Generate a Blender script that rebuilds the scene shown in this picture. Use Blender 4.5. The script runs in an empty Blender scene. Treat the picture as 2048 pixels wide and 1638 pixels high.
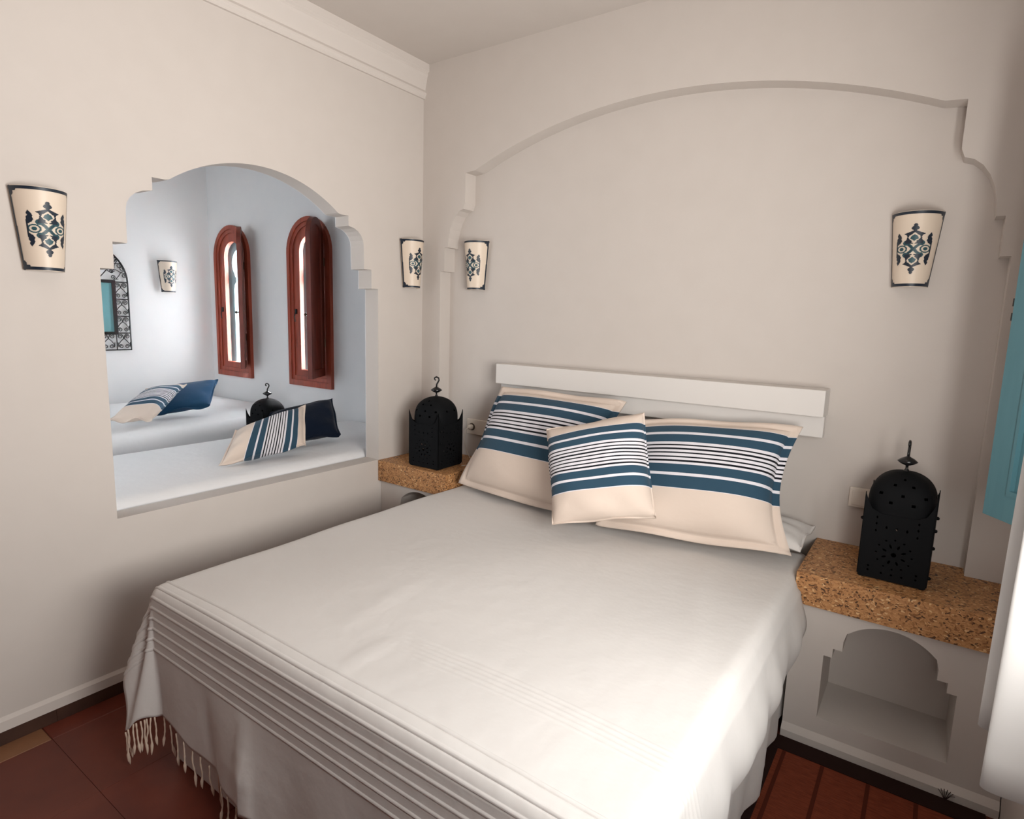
import bpy, bmesh, math, random
import numpy as np
from mathutils import Vector, Matrix
random.seed(7)
S = bpy.context.scene
COL = S.collection
PI = math.pi

# ---------------------------------------------------------------- camera
cam_d = bpy.data.cameras.new('camera'); cam = bpy.data.objects.new('camera', cam_d); COL.objects.link(cam)
cam_d.sensor_fit = 'HORIZONTAL'; cam_d.sensor_width = 36.0
cam_d.lens = 1203.77 / 2048 * 36.0
cam_d.clip_start = 0.02
yaw, pit, rol = math.radians(34.99568), math.radians(-8.51912), math.radians(-1.73301)
fwd = Vector((-math.sin(yaw)*math.cos(pit), math.cos(yaw)*math.cos(pit), math.sin(pit)))
rgt = Vector((math.cos(yaw), math.sin(yaw), 0)); dwn = -rgt.cross(fwd)
r2 = math.cos(rol)*rgt + math.sin(rol)*dwn; d2 = -math.sin(rol)*rgt + math.cos(rol)*dwn
M = Matrix(((r2.x, -d2.x, -fwd.x, 2.484), (r2.y, -d2.y, -fwd.y, -2.604), (r2.z, -d2.z, -fwd.z, 1.5), (0, 0, 0, 1)))
cam.matrix_world = M
S.camera = cam

# ---------------------------------------------------------------- view, world, daylight, fill
S.view_settings.view_transform = 'Standard'; S.view_settings.look = 'None'
S.view_settings.gamma = 1.0; S.view_settings.use_curve_mapping = False
S.view_settings.exposure = 0.0
world = bpy.data.worlds.new('sky'); S.world = world; world.use_nodes = True
bg = world.node_tree.nodes['Background']; bg.inputs[0].default_value = (0.80, 0.92, 1.0, 1); bg.inputs[1].default_value = 2.5

def area(name, loc, rot, sx, sy, power, col):
    l = bpy.data.lights.new(name, 'AREA'); l.shape = 'RECTANGLE'; l.size = sx; l.size_y = sy
    l.energy = power; l.color = col
    o = bpy.data.objects.new(name, l); COL.objects.link(o); o.location = loc; o.rotation_euler = rot
    return o
# daylight entering through the bedroom window in the right wall
area('daylight_bedroom_window', (3.14, -1.70, 1.40), (0, PI/2 + math.radians(34), math.radians(-34)), 1.20, 1.50, 116, (1.0, 0.955, 0.905))
# daylight entering through the two arched windows of the side room
for wx in (-2.57, -1.506):
    area('daylight_arched_window', (wx, .50, 1.55), (-PI/2, 0, 0), .30, 1.15, 64, (0.96, 0.975, 1.0))
# added fill lamp outside an unseen opening in the side room's end wall
area('fill_side_room', (-1.35, -3.05, 1.55), (PI/2, 0, 0), 1.7, 1.5, 8, (1.0, 0.96, 0.96))

# ---------------------------------------------------------------- helpers
def lin(r, g, b):
    f = lambda c: (c/255/12.92) if c/255 <= .04045 else ((c/255+.055)/1.055)**2.4
    return (f(r), f(g), f(b), 1)

def new_mat(name, color, rough=.7, metal=0.0, spec=.4):
    m = bpy.data.materials.new(name); m.use_nodes = True
    b = m.node_tree.nodes['Principled BSDF']
    b.inputs['Base Color'].default_value = color; b.inputs['Roughness'].default_value = rough
    b.inputs['Metallic'].default_value = metal; b.inputs['Specular IOR Level'].default_value = spec
    return m
def nodes(m): return m.node_tree.nodes, m.node_tree.links, m.node_tree.nodes['Principled BSDF']
def add_noise(m, scale, detail=4, coord='Object', col=None, amount=.0, bump=.0, dist=.002, stretch=None):
    n, l, b = nodes(m)
    tc = n.new('ShaderNodeTexCoord'); nz = n.new('ShaderNodeTexNoise')
    nz.inputs['Scale'].default_value = scale; nz.inputs['Detail'].default_value = detail
    src = tc.outputs[coord]
    if stretch:
        mp = n.new('ShaderNodeMapping'); mp.inputs['Scale'].default_value = stretch
        l.new(src, mp.inputs[0]); src = mp.outputs[0]
    l.new(src, nz.inputs['Vector'])
    if col:
        mx = n.new('ShaderNodeMix'); mx.data_type = 'RGBA'
        rp = n.new('ShaderNodeMapRange'); rp.inputs[1].default_value = .35; rp.inputs[2].default_value = .7
        rp.inputs[4].default_value = amount
        l.new(nz.outputs[0], rp.inputs[0]); l.new(rp.outputs[0], mx.inputs[0])
        mx.inputs[6].default_value = b.inputs['Base Color'].default_value; mx.inputs[7].default_value = col
        l.new(mx.outputs[2], b.inputs['Base Color'])
    if bump:
        bp = n.new('ShaderNodeBump'); bp.inputs['Strength'].default_value = bump; bp.inputs['Distance'].default_value = dist
        l.new(nz.outputs[0], bp.inputs['Height']); l.new(bp.outputs[0], b.inputs['Normal'])
    return m

MAT = {}
MAT['plaster'] = add_noise(new_mat('plaster', (.605, .555, .515, 1), .85, spec=.2), 9, 5, bump=.12, dist=.004, col=(.58, .53, .49, 1), amount=.5)
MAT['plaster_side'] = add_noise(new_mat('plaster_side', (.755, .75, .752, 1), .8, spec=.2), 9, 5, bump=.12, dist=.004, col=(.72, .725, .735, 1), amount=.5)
MAT['crown'] = new_mat('crown_plaster', (.64, .59, .55, 1), .7, spec=.25)
MAT['white_wood'] = add_noise(new_mat('white_wood', (.70, .67, .64, 1), .5), 30, 3, bump=.03, stretch=(.1, 1, 1))
MAT['black_iron'] = add_noise(new_mat('black_iron', (.0045, .005, .006, 1), .7, metal=.0, spec=.12), 60, 3, bump=.12, dist=.001)
MAT['iron_gloss'] = new_mat('iron_gloss', (.008, .008, .009, 1), .25, spec=.5)
MAT['glaze'] = new_mat('cream_glaze', lin(224, 208, 190), .42, spec=.35)
MAT['paint_navy'] = new_mat('navy_glaze', lin(24, 36, 50), .45, spec=.5)
MAT['paint_teal'] = new_mat('teal_glaze', lin(40, 78, 86), .45, spec=.5)
MAT['clay'] = new_mat('clay_edge', lin(196, 186, 172), .8)
MAT['mahogany'] = add_noise(new_mat('mahogany', lin(146, 66, 46), .42), 14, 5, col=lin(108, 44, 30), amount=.8, stretch=(3, 3, .25), bump=.05)
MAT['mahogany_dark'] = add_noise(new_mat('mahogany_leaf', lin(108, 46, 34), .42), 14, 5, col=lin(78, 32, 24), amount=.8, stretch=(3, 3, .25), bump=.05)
MAT['teal_wood'] = add_noise(new_mat('teal_wood', lin(90, 134, 144), .5), 20, 3, col=lin(82, 126, 136), amount=.5, stretch=(3, 3, .3))
MAT['sky_blue'] = new_mat('pale_blue_wood', lin(160, 205, 215), .6)
MAT['mirror'] = new_mat('mirror_painted_reflection', lin(104, 150, 156), .06, spec=.6)  # teal reflection painted into the base colour
MAT['glass'] = new_mat('window_glass', (1, 1, 1, 1), .02)
MAT['glass'].node_tree.nodes['Principled BSDF'].inputs['Transmission Weight'].default_value = 1.0
MAT['glass'].node_tree.nodes['Principled BSDF'].inputs['IOR'].default_value = 1.02
MAT['plastic'] = new_mat('white_plastic', lin(226, 216, 204), .4)
MAT['socket_dark'] = new_mat('socket_dark', lin(96, 84, 74), .5)
MAT['skirting'] = add_noise(new_mat('skirting_tile', lin(62, 40, 33), .45), 8, 3, col=lin(84, 58, 44), amount=.5)
MAT['grout'] = new_mat('grout', lin(86, 52, 42), .9)
MAT['curtain'] = new_mat('curtain_cotton', (.60, .59, .58, 1), .85, spec=.1)
MAT['tassel'] = add_noise(new_mat('tassel_cotton', lin(218, 198, 180), .9, spec=.1), 400, 2, bump=.3, dist=.001)
MAT['mat_red'] = add_noise(new_mat('mat_fibre', lin(132, 64, 42), .8, spec=.15), 30, 4, col=lin(86, 38, 24), amount=.7, stretch=(1, 12, 1), bump=.3, dist=.001)
MAT['mat_dark'] = add_noise(new_mat('mat_border', lin(44, 28, 25), .9, spec=.1), 200, 3, bump=.4, dist=.001)
MAT['mat_rib'] = new_mat('mat_rib', lin(84, 38, 26), .9, spec=.1)
MAT['brass'] = new_mat('dark_brass', lin(60, 48, 36), .4, metal=.7)

def fabric(name, color, bump=.25, col2=None):
    m = new_mat(name, color, .9, spec=.1)
    n, l, b = nodes(m)
    b.inputs['Sheen Weight'].default_value = .1
    tc = n.new('ShaderNodeTexCoord')
    w1 = n.new('ShaderNodeTexWave'); w1.bands_direction = 'X'; w1.inputs['Scale'].default_value = 110; w1.inputs['Distortion'].default_value = .6
    w2 = n.new('ShaderNodeTexWave'); w2.bands_direction = 'Y'; w2.inputs['Scale'].default_value = 110; w2.inputs['Distortion'].default_value = .6
    l.new(tc.outputs['UV'], w1.inputs[0]); l.new(tc.outputs['UV'], w2.inputs[0])
    ad = n.new('ShaderNodeMath'); l.new(w1.outputs[1], ad.inputs[0]); l.new(w2.outputs[1], ad.inputs[1])
    nz = n.new('ShaderNodeTexNoise'); nz.inputs['Scale'].default_value = 14; nz.inputs['Detail'].default_value = 3
    l.new(tc.outputs['Object'], nz.inputs['Vector'])
    b1 = n.new('ShaderNodeBump'); b1.inputs['Strength'].default_value = bump; b1.inputs['Distance'].default_value = .012
    l.new(nz.outputs[0], b1.inputs['Height'])
    b2 = n.new('ShaderNodeBump'); b2.inputs['Strength'].default_value = .12; b2.inputs['Distance'].default_value = .0008
    l.new(ad.outputs[0], b2.inputs['Height']); l.new(b1.outputs[0], b2.inputs['Normal']); l.new(b2.outputs[0], b.inputs['Normal'])
    return m
MAT['linen'] = fabric('white_linen', (.655, .63, .608, 1), .24)
MAT['sheet'] = fabric('white_sheet', (.70, .67, .645, 1), .3)
MAT['side_cover'] = fabric('side_room_cover', (.80, .80, .81, 1), .3)
MAT['navy'] = fabric('navy_cotton', lin(16, 48, 74), .3)
MAT['navy_dark'] = fabric('dark_navy_cotton', lin(12, 22, 38), .3)

CREAM, BLUE, WHITE, BLACK = lin(216, 200, 187), lin(50, 76, 94), lin(222, 220, 226), lin(24, 26, 32)
def striped(name, edges, k):
    """edges: fractions from the top b1a,b1b,b2a,b2b,...; k white lines in the fine band"""
    m = fabric(name, CREAM, .25)
    n, l, b = nodes(m)
    uv = n.new('ShaderNodeUVMap'); sp = n.new('ShaderNodeSeparateXYZ'); l.new(uv.outputs[0], sp.inputs[0])
    inv = n.new('ShaderNodeMath'); inv.operation = 'SUBTRACT'; inv.inputs[0].default_value = 1.0; l.new(sp.outputs[1], inv.inputs[1])
    rp = n.new('ShaderNodeValToRGB'); cr = rp.color_ramp; cr.interpolation = 'CONSTANT'
    b1a, b1b, b2a, b2b, b3a, b3b, b4a, b4b = edges
    segs = [(0, CREAM), (b1a-.006, WHITE), (b1a, BLUE), (b1b, WHITE), (b2a, BLUE)]
    w = (b3a - b2b) / (k + (k-1)*.62)
    p = b2b
    for i in range(k):
        segs.append((p, WHITE)); p += w
        if i < k-1: segs.append((p, BLACK)); p += w*.62
    segs += [(b3a, BLUE), (b3b, WHITE), (b4a, BLUE), (b4b, WHITE), (b4b+.006, CREAM)]
    cr.elements[0].position = 0; cr.elements[0].color = CREAM
    cr.elements[1].position = segs[1][0]; cr.elements[1].color = segs[1][1]
    for pos, c in segs[2:]:
        e = cr.elements.new(pos); e.color = c
    l.new(inv.outputs[0], rp.inputs[0]); l.new(rp.outputs[0], b.inputs['Base Color'])
    return m
MAT['stripe_large'] = striped('striped_cotton', (.10, .17, .195, .265, .455, .525, .55, .645), 6)
MAT['stripe_small'] = striped('striped_cotton_small', (.125, .195, .215, .285, .545, .615, .64, .725), 8)

def terrazzo():
    m = new_mat('tan_terrazzo', lin(176, 128, 84), .5)
    n, l, b = nodes(m)
    tc = n.new('ShaderNodeTexCoord')
    mp = n.new('ShaderNodeMapping'); mp.inputs['Scale'].default_value = (1, 1, 1.35)
    l.new(tc.outputs['Object'], mp.inputs[0])
    nz0 = n.new('ShaderNodeTexNoise'); nz0.inputs['Scale'].default_value = 40
    l.new(mp.outputs[0], nz0.inputs['Vector'])
    mixv = n.new('ShaderNodeMix'); mixv.data_type = 'VECTOR'; mixv.inputs[0].default_value = .03
    l.new(mp.outputs[0], mixv.inputs[4]); l.new(nz0.outputs[1], mixv.inputs[5])
    v1 = n.new('ShaderNodeTexVoronoi'); v1.inputs['Scale'].default_value = 150
    l.new(mixv.outputs[1], v1.inputs['Vector'])
    cr = n.new('ShaderNodeValToRGB'); cr.color_ramp.interpolation = 'CONSTANT'
    cols = [(0, lin(84, 56, 36)), (.07, lin(138, 94, 58)), (.22, lin(178, 128, 82)), (.60, lin(190, 140, 92)), (.84, lin(160, 112, 70)), (.95, lin(216, 176, 128))]
    cr.color_ramp.elements[0].color = cols[0][1]; cr.color_ramp.elements[1].position = cols[1][0]; cr.color_ramp.elements[1].color = cols[1][1]
    for p, c in cols[2:]:
        e = cr.color_ramp.elements.new(p); e.color = c
    sp = n.new('ShaderNodeSeparateColor'); l.new(v1.outputs['Color'], sp.inputs[0]); l.new(sp.outputs[0], cr.inputs[0])
    v2 = n.new('ShaderNodeTexVoronoi'); v2.inputs['Scale'].default_value = 60
    l.new(mixv.outputs[1], v2.inputs['Vector'])
    cr2 = n.new('ShaderNodeValToRGB'); cr2.color_ramp.interpolation = 'LINEAR'
    cr2.color_ramp.elements[0].position = .16; cr2.color_ramp.elements[0].color = (1, 1, 1, 1)
    cr2.color_ramp.elements[1].position = .22; cr2.color_ramp.elements[1].color = (0, 0, 0, 1)
    l.new(v2.outputs['Distance'], cr2.inputs[0])
    sp2 = n.new('ShaderNodeSeparateColor'); l.new(v2.outputs['Color'], sp2.inputs[0])
    th = n.new('ShaderNodeMath'); th.operation = 'GREATER_THAN'; th.inputs[1].default_value = .72; l.new(sp2.outputs[1], th.inputs[0])
    mu = n.new('ShaderNodeMath'); mu.operation = 'MULTIPLY'; l.new(th.outputs[0], mu.inputs[0]); l.new(cr2.outputs[0], mu.inputs[1])
    mx = n.new('ShaderNodeMix'); mx.data_type = 'RGBA'; l.new(mu.outputs[0], mx.inputs[0]); l.new(cr.outputs[0], mx.inputs[6])
    chip = n.new('ShaderNodeMix'); chip.data_type = 'RGBA'; chip.inputs[6].default_value = lin(52, 36, 26); chip.inputs[7].default_value = lin(222, 188, 144)
    th2 = n.new('ShaderNodeMath'); th2.operation = 'GREATER_THAN'; th2.inputs[1].default_value = .45; l.new(sp2.outputs[2], th2.inputs[0])
    l.new(th2.outputs[0], chip.inputs[0]); l.new(chip.outputs[2], mx.inputs[7]); l.new(mx.outputs[2], b.inputs['Base Color'])
    bp = n.new('ShaderNodeBump'); bp.inputs['Strength'].default_value = .5; bp.inputs['Distance'].default_value = .002
    l.new(v1.outputs['Distance'], bp.inputs['Height']); l.new(bp.outputs[0], b.inputs['Normal'])
    return m
MAT['terrazzo'] = terrazzo()

def tile_mat(name, c1, c2, c3):
    m = new_mat(name, c1, .38, spec=.4)
    n, l, b = nodes(m)
    g = n.new('ShaderNodeNewGeometry')
    nz = n.new('ShaderNodeTexNoise'); nz.inputs['Scale'].default_value = 5; nz.inputs['Detail'].default_value = 6
    l.new(g.outputs['Position'], nz.inputs['Vector'])
    oi = n.new('ShaderNodeObjectInfo')
    cr = n.new('ShaderNodeValToRGB'); cr.color_ramp.elements[0].position = .3; cr.color_ramp.elements[0].color = c1
    cr.color_ramp.elements[1].position = .7; cr.color_ramp.elements[1].color = c2
    l.new(nz.outputs[0], cr.inputs[0])
    mx = n.new('ShaderNodeMix'); mx.data_type = 'RGBA'; mx.inputs[7].default_value = c3
    ml = n.new('ShaderNodeMath'); ml.operation = 'MULTIPLY'; ml.inputs[1].default_value = .45
    l.new(oi.outputs['Random'], ml.inputs[0]); l.new(ml.outputs[0], mx.inputs[0]); l.new(cr.outputs[0], mx.inputs[6])
    l.new(mx.outputs[2], b.inputs['Base Color'])
    return m
MAT['tile'] = tile_mat('terracotta_tile', lin(92, 38, 28), lin(116, 54, 38), lin(84, 44, 32))
MAT['tile_tan'] = tile_mat('tan_tile', lin(128, 88, 60), lin(146, 100, 70), lin(118, 84, 58))

def tag(o, label=None, cat=None, group=None, kind=None):
    if label: o['label'] = label
    if cat: o['category'] = cat
    if group: o['group'] = group
    if kind: o['kind'] = kind
    return o
def empty(name, loc=(0, 0, 0), rz=0):
    o = bpy.data.objects.new(name, None); COL.objects.link(o); o.location = loc; o.rotation_euler = (0, 0, rz)
    o.empty_display_size = .05
    return o
def link(name, me, parent=None, loc=None):
    o = bpy.data.objects.new(name, me); COL.objects.link(o)
    if parent: o.parent = parent
    if loc is not None: o.location = loc
    return o
def mesh(bm, name, mat, smooth=False, angle=None):
    bmesh.ops.recalc_face_normals(bm, faces=bm.faces[:])
    me = bpy.data.meshes.new(name); bm.to_mesh(me); bm.free()
    if not isinstance(mat, (list, tuple)): mat = [mat]
    for k in mat: me.materials.append(MAT[k])
    if smooth:
        me.polygons.foreach_set('use_smooth', [True]*len(me.polygons))
        if angle: me.set_sharp_from_angle(angle=math.radians(angle))
    return me
def obj(name, bm, mat, parent=None, loc=None, smooth=False, angle=None):
    return link(name, mesh(bm, name, mat, smooth, angle), parent, loc)

def box(bm, x0, x1, y0, y1, z0, z1, bev=0, seg=2):
    r = bmesh.ops.create_cube(bm, size=1)
    vs = r['verts']
    for v in vs:
        v.co = Vector((x0 + (v.co.x+.5)*(x1-x0), y0 + (v.co.y+.5)*(y1-y0), z0 + (v.co.z+.5)*(z1-z0)))
    if bev:
        es = list({e for v in vs for e in v.link_edges})
        bmesh.ops.bevel(bm, geom=es, offset=bev, segments=seg, affect='EDGES', profile=.5)
    return bm
def bx(*a, **k): return box(bmesh.new(), *a, **k)

def plate(loops, to3, depth):
    """filled 2D outline with holes, mapped by to3(a,b,0) and given thickness: to3(a,b,depth)"""
    bm = bmesh.new(); edges = []
    for lp in loops:
        vs = [bm.verts.new(Vector((a, b, 0))) for a, b in lp]
        for i in range(len(vs)):
            edges.append(bm.edges.new((vs[i], vs[(i+1) % len(vs)])))
    bmesh.ops.triangle_fill(bm, use_beauty=True, use_dissolve=False, edges=edges, normal=(0, 0, 1))
    front = bm.faces[:]
    r = bmesh.ops.extrude_face_region(bm, geom=front, use_keep_orig=True)
    for v in [g for g in r['geom'] if isinstance(g, bmesh.types.BMVert)]: v.co.z = depth
    for v in bm.verts: v.co = Vector(to3(v.co.x, v.co.y, v.co.z))
    bmesh.ops.recalc_face_normals(bm, faces=bm.faces[:])
    return bm

def tube(bm, pts, r, n=8, caps=True):
    pts = [Vector(p) for p in pts]; rings = []
    up = Vector((0, 0, 1))
    t0 = (pts[1]-pts[0]).normalized()
    if abs(t0.dot(up)) > .9: up = Vector((1, 0, 0))
    nrm = (up - t0*up.dot(t0)).normalized()
    for i, p in enumerate(pts):
        t = (pts[min(i+1, len(pts)-1)] - pts[max(i-1, 0)]).normalized()
        nrm = (nrm - t*nrm.dot(t)).normalized(); bn = t.cross(nrm)
        rr = r[i] if isinstance(r, (list, tuple)) else r
        rings.append([bm.verts.new(p + (nrm*math.cos(2*PI*k/n) + bn*math.sin(2*PI*k/n))*rr) for k in range(n)])
    for a, b in zip(rings, rings[1:]):
        for k in range(n): bm.faces.new((a[k], a[(k+1) % n], b[(k+1) % n], b[k]))
    if caps:
        bm.faces.new(rings[0][::-1]); bm.faces.new(rings[-1])
    return bm
def lathe(bm, prof, n=24, c=(0, 0)):
    rings = []
    for r, z in prof:
        rings.append([bm.verts.new((c[0]+r*math.cos(2*PI*k/n), c[1]+r*math.sin(2*PI*k/n), z)) for k in range(n)])
    for a, b in zip(rings, rings[1:]):
        for k in range(n): bm.faces.new((a[k], a[(k+1) % n], b[(k+1) % n], b[k]))
    bm.faces.new(rings[0][::-1]); bm.faces.new(rings[-1])
    return bm
def arc(cx, cy, r, a0, a1, n):
    return [(cx + r*math.cos(a0+(a1-a0)*i/n), cy + r*math.sin(a0+(a1-a0)*i/n)) for i in range(n+1)]

# ---------------------------------------------------------------- structure
ZC = 2.865
def struct(name, bm, mat, parent=None):
    o = obj(name, bm, mat, parent)
    if parent is None: o['kind'] = 'structure'
    return o
# wall between bedroom and side room, with the stepped arch opening  (a = y, b = z)
def stepped(h, c, z0, steps, arch_h, zarch, zapex, curve, n=28):
    """half profile, right side from bottom to apex, then mirrored.  steps: list of (half,z) corner points"""
    pts = [(h, z0)] + steps
    hw = arch_h; rise = zapex - zarch; R = (hw*hw + rise*rise)/(2*rise); a0 = math.asin(hw/R)
    for i in range(n):
        a = a0*(1 - i/n); pts.append((R*math.sin(a), zapex - R + R*math.cos(a)))
    out = [(c + p, q) for p, q in pts] + [(c, zapex)] + [(c - p, q) for p, q in reversed(pts)]
    return out
op_steps = [(.658, 1.638), (.612, 1.638), (.612, 1.735), (.563, 1.735), (.561, 1.855)] + \
    [(.561 - .095*(1-math.cos(t)), 1.855 + .083*math.sin(t)) for t in (.3, .6, .9, 1.2, 1.5)] + [(.464, 1.94), (.464, 1.988), (.415, 1.988)]
opening = stepped(.658, -.998, .703, op_steps, .40, 1.992, 2.123, None)
o = struct('wall_left', plate([[(-3.5, -.02), (.40, -.02), (.40, ZC+.05), (-3.5, ZC+.05)], opening], lambda a, b, d: (-d, a, b), .10), 'plaster')
# back wall: front skin with the wide shallow arch, recess panel behind
rc = 1.392
rs = [(1.255, 1.755), (1.225, 1.755), (1.225, 1.885), (1.200, 1.885)] + \
     [(1.200 - .115*(1-math.cos(t)), 1.885 + .20*math.sin(t)) for t in (.25, .5, .75, 1.0, 1.25, 1.5)] + [(1.082, 2.115), (1.082, 2.27), (1.02, 2.275)]
recess = stepped(1.255, rc, -.01, rs, 1.01, 2.278, 2.485, None, 40)
struct('wall_back', plate([[(-.0, -.02), (rc-1.255, -.02)] + recess[::-1][1:-1] + [(rc+1.255, -.02), (2.9, -.02), (2.9, ZC+.05), (-.0, ZC+.05)]], lambda a, b, d: (a, d, b), .088), 'plaster')
struct('wall_back_recess', bx(0, 2.9, .088, .25, -.02, ZC+.05), 'plaster')
# right wall with its window opening (a = y, b = z)
struct('wall_right', plate([[(-3.5, -.02), (.1, -.02), (.1, ZC+.05), (-3.5, ZC+.05)], [(-2.50, .98), (-.94, .98), (-.94, 2.02), (-2.50, 2.02)]], lambda a, b, d: (2.80+d, a, b), .12), 'plaster')
struct('wall_front', plate([[(-.1, -.02), (2.92, -.02), (2.92, ZC+.05), (-.1, ZC+.05)]], lambda a, b, d: (a, -3.4-d, b), .1), 'mahogany_dark')  # unseen wall behind the camera, given dark wood to cut bounce light
struct('ceiling', bx(-3.1, 2.95, -3.6, .75, ZC, ZC+.12), 'plaster')
# side room
YF = .35
W1, W2, WB, WH, WAP = -2.57, -1.506, .93, .262, 2.222
def archway(c, h, z0, zap, n=18, flat=False):
    zs = zap - h
    return [(c-h, z0), (c+h, z0)] + arc(c, zs, h, 0, PI, n)
struct('wall_north', plate([[(-3.05, -.02), (-.1, -.02), (-.1, ZC+.05), (-3.05, ZC+.05)], archway(W1, .21, .99, 2.165), archway(W2, .21, .99, 2.165)], lambda a, b, d: (a, YF+d, b), .045), 'plaster_side')
struct('wall_west', bx(-3.05, -2.95, -3.3, .395, -.02, ZC+.05), 'plaster_side')
struct('wall_south', plate([[(-3.05, -.02), (-.1, -.02), (-.1, ZC+.05), (-3.05, ZC+.05)], [(-2.2, .8), (-.5, .8), (-.5, 2.3), (-2.2, 2.3)]], lambda a, b, d: (a, -2.9-d, b), .1), 'plaster_side')  # unseen opening added to let the fill lamp in
struct('wall_left_lining', plate([[(-2.9, -.02), (YF, -.02), (YF, ZC+.0), (-2.9, ZC+.0)], [(p, q) for p, q in opening]], lambda a, b, d: (-.1-d, a, b), .004), 'plaster_side')

# crown moulding on the left wall (profile swept along y)
prof = [(0, 2.69), (.012, 2.69), (.012, 2.702), (.020, 2.712), (.020, 2.722), (.012, 2.735), (.018, 2.765), (.026, 2.80), (.030, 2.812), (.030, 2.822), (.040, 2.830), (.040, ZC), (0, ZC)]
bm = bmesh.new()
ra = [bm.verts.new((p, -3.4, q)) for p, q in prof]; rb = [bm.verts.new((p, 0, q)) for p, q in prof]
for i in range(len(prof)): bm.faces.new((ra[i], ra[(i+1) % len(prof)], rb[(i+1) % len(prof)], rb[i]))
bm.faces.new(ra); bm.faces.new(rb[::-1])
struct('trim_1', bm, 'crown')
# white plaster kick strip and dark tile skirting on the left wall
bm = bmesh.new()
pr = [(0, .05), (.012, .05), (.010, .085), (0, .098)]
ra = [bm.verts.new((p, -3.4, q)) for p, q in pr]; rb = [bm.verts.new((p, -.33, q)) for p, q in pr]
for i in range(4): bm.faces.new((ra[i], ra[(i+1) % 4], rb[(i+1) % 4], rb[i]))
bm.faces.new(ra); bm.faces.new(rb[::-1])
struct('trim_2', bm, 'crown')
base_l = tag(empty('baseboard_left', (0, 0, 0)), kind='structure')
sk = mesh(bx(0, .010, -.3895, 0, 0, .052, bev=.0008), 'tile', 'skirting')
for i in range(8):
    link('tile', sk, base_l, (0, -.34 - .39*i, 0))

# floor: slab and single tiles
fl = struct('floor', bx(-3.05, 2.92, -3.5, .62, -.1, -.004), 'grout')
tm = mesh(bx(0, .389, 0, .389, -.012, 0, bev=.0007, seg=1), 'tile', 'tile')
te = mesh(bx(0, .098, 0, .388, -.012, 0, bev=.002, seg=1), 'tile', 'tile')
tt = mesh(bx(0, .098, 0, .388, -.012, 0, bev=.002, seg=1), 'tile', 'tile_tan')
for j in range(9):
    y = -1.945 + .39*(j-4)
    for i in range(7):
        link('tile', tm, fl, (.104 + .39*i, y, 0))
    link('tile', tt if j <= 3 else te, fl, (.004, y, 0))

# ---------------------------------------------------------------- nightstand ledges built into the wall
def nightstand(x0, x1, zt, cx, flip, label):
    """masonry base with a stepped arch niche and a terrazzo slab"""
    dz = zt - .645
    root = tag(empty('nightstand', ((x0+x1)/2, -.15, 0)), label, 'nightstand', 'built-in nightstand ledges')
    ox, oy = (x0+x1)/2, -.15
    st = [(.192, .352+dz), (.165, .352+dz), (.165, .386+dz), (.136, .386+dz), (.136, .422+dz), (.128, .455+dz)]
    hw, zs, za = .122, .459+dz, .508+dz
    rise = za - zs; R = (hw*hw+rise*rise)/(2*rise); a0 = math.asin(hw/R)
    half = [(.192, .112+dz*.5)] + st + [(R*math.sin(a0*(1-i/10)), za-R+R*math.cos(a0*(1-i/10))) for i in range(10)]
    lp = [(cx+a, b) for a, b in half] + [(cx, za)] + [(cx-a, b) for a, b in reversed(half)]
    b1 = plate([[(x0, 0), (x1, 0), (x1, zt-.115), (x0, zt-.115)], lp], lambda a, b, d: (a-ox, -.322+d-oy, b), .29)
    obj('base', b1, 'plaster', root)
    obj('niche_back', bx(x0-ox, x1-ox, -.05-oy, -.03-oy, 0, zt-.12), 'plaster', root)
    b2 = bmesh.new(); pr = [(-.321, .0), (-.342, .0), (-.342, .030), (-.321, .052)]
    ra = [b2.verts.new((x0-ox, p-oy, q)) for p, q in pr]; rb = [b2.verts.new((x1-ox, p-oy, q)) for p, q in pr]
    for i in range(4): b2.faces.new((ra[i], ra[(i+1) % 4], rb[(i+1) % 4], rb[i]))
    b2.faces.new(ra); b2.faces.new(rb[::-1])
    obj('plinth', b2, 'plaster', root)
    l0, l1 = (x0, rc+1.255) if flip else (rc-1.255, x1)
    out = [(x0, -.345), (x1, -.345)] + ([(x1, -.002), (rc+1.255, -.002), (rc+1.255, .086), (x0, .086)] if flip else [(x1, .086), (rc-1.255, .086), (rc-1.255, -.002), (x0, -.002)])
    obj('slab', plate([out], lambda a, b, d: (a-ox, b-oy, zt-.115+d), .115), 'terrazzo', root)
    return root
nightstand(.003, .500, .702, .29, False, 'built-in ledge with tan stone slab in the corner beside the arch opening')
nightstand(2.160, 2.797, .645, 2.462, True, 'built-in ledge with tan stone slab over a stepped arch niche right of the bed')

# ---------------------------------------------------------------- bed
bed = tag(empty('bed', (1.33, -.85, 0)), 'low double bed base and mattress under the white fringed cover', 'bed')
obj('base', bx(-.79, .775, -.885, .810, 0, .31, bev=.015), 'sheet', bed)
obj('mattress', bx(-.80, .785, -.89, .812, .31, .605, bev=.04, seg=4), 'sheet', bed, smooth=True)
hb = tag(empty('headboard', (1.36, .05, 1.07)), 'white wooden two-board headboard across the arched recess', 'headboard')
obj('board', bx(-.79, .79, -.082, .036, .09, .195, bev=.003), 'white_wood', hb)
obj('board', bx(-.78, .79, -.045, .0, .004, .0895, bev=.003), 'white_wood', hb)
for sx in (-.55, .55): obj('upright', bx(sx-.03, sx+.03, .001, .036, -1.069, .089, bev=.002), 'white_wood', hb)

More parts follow.
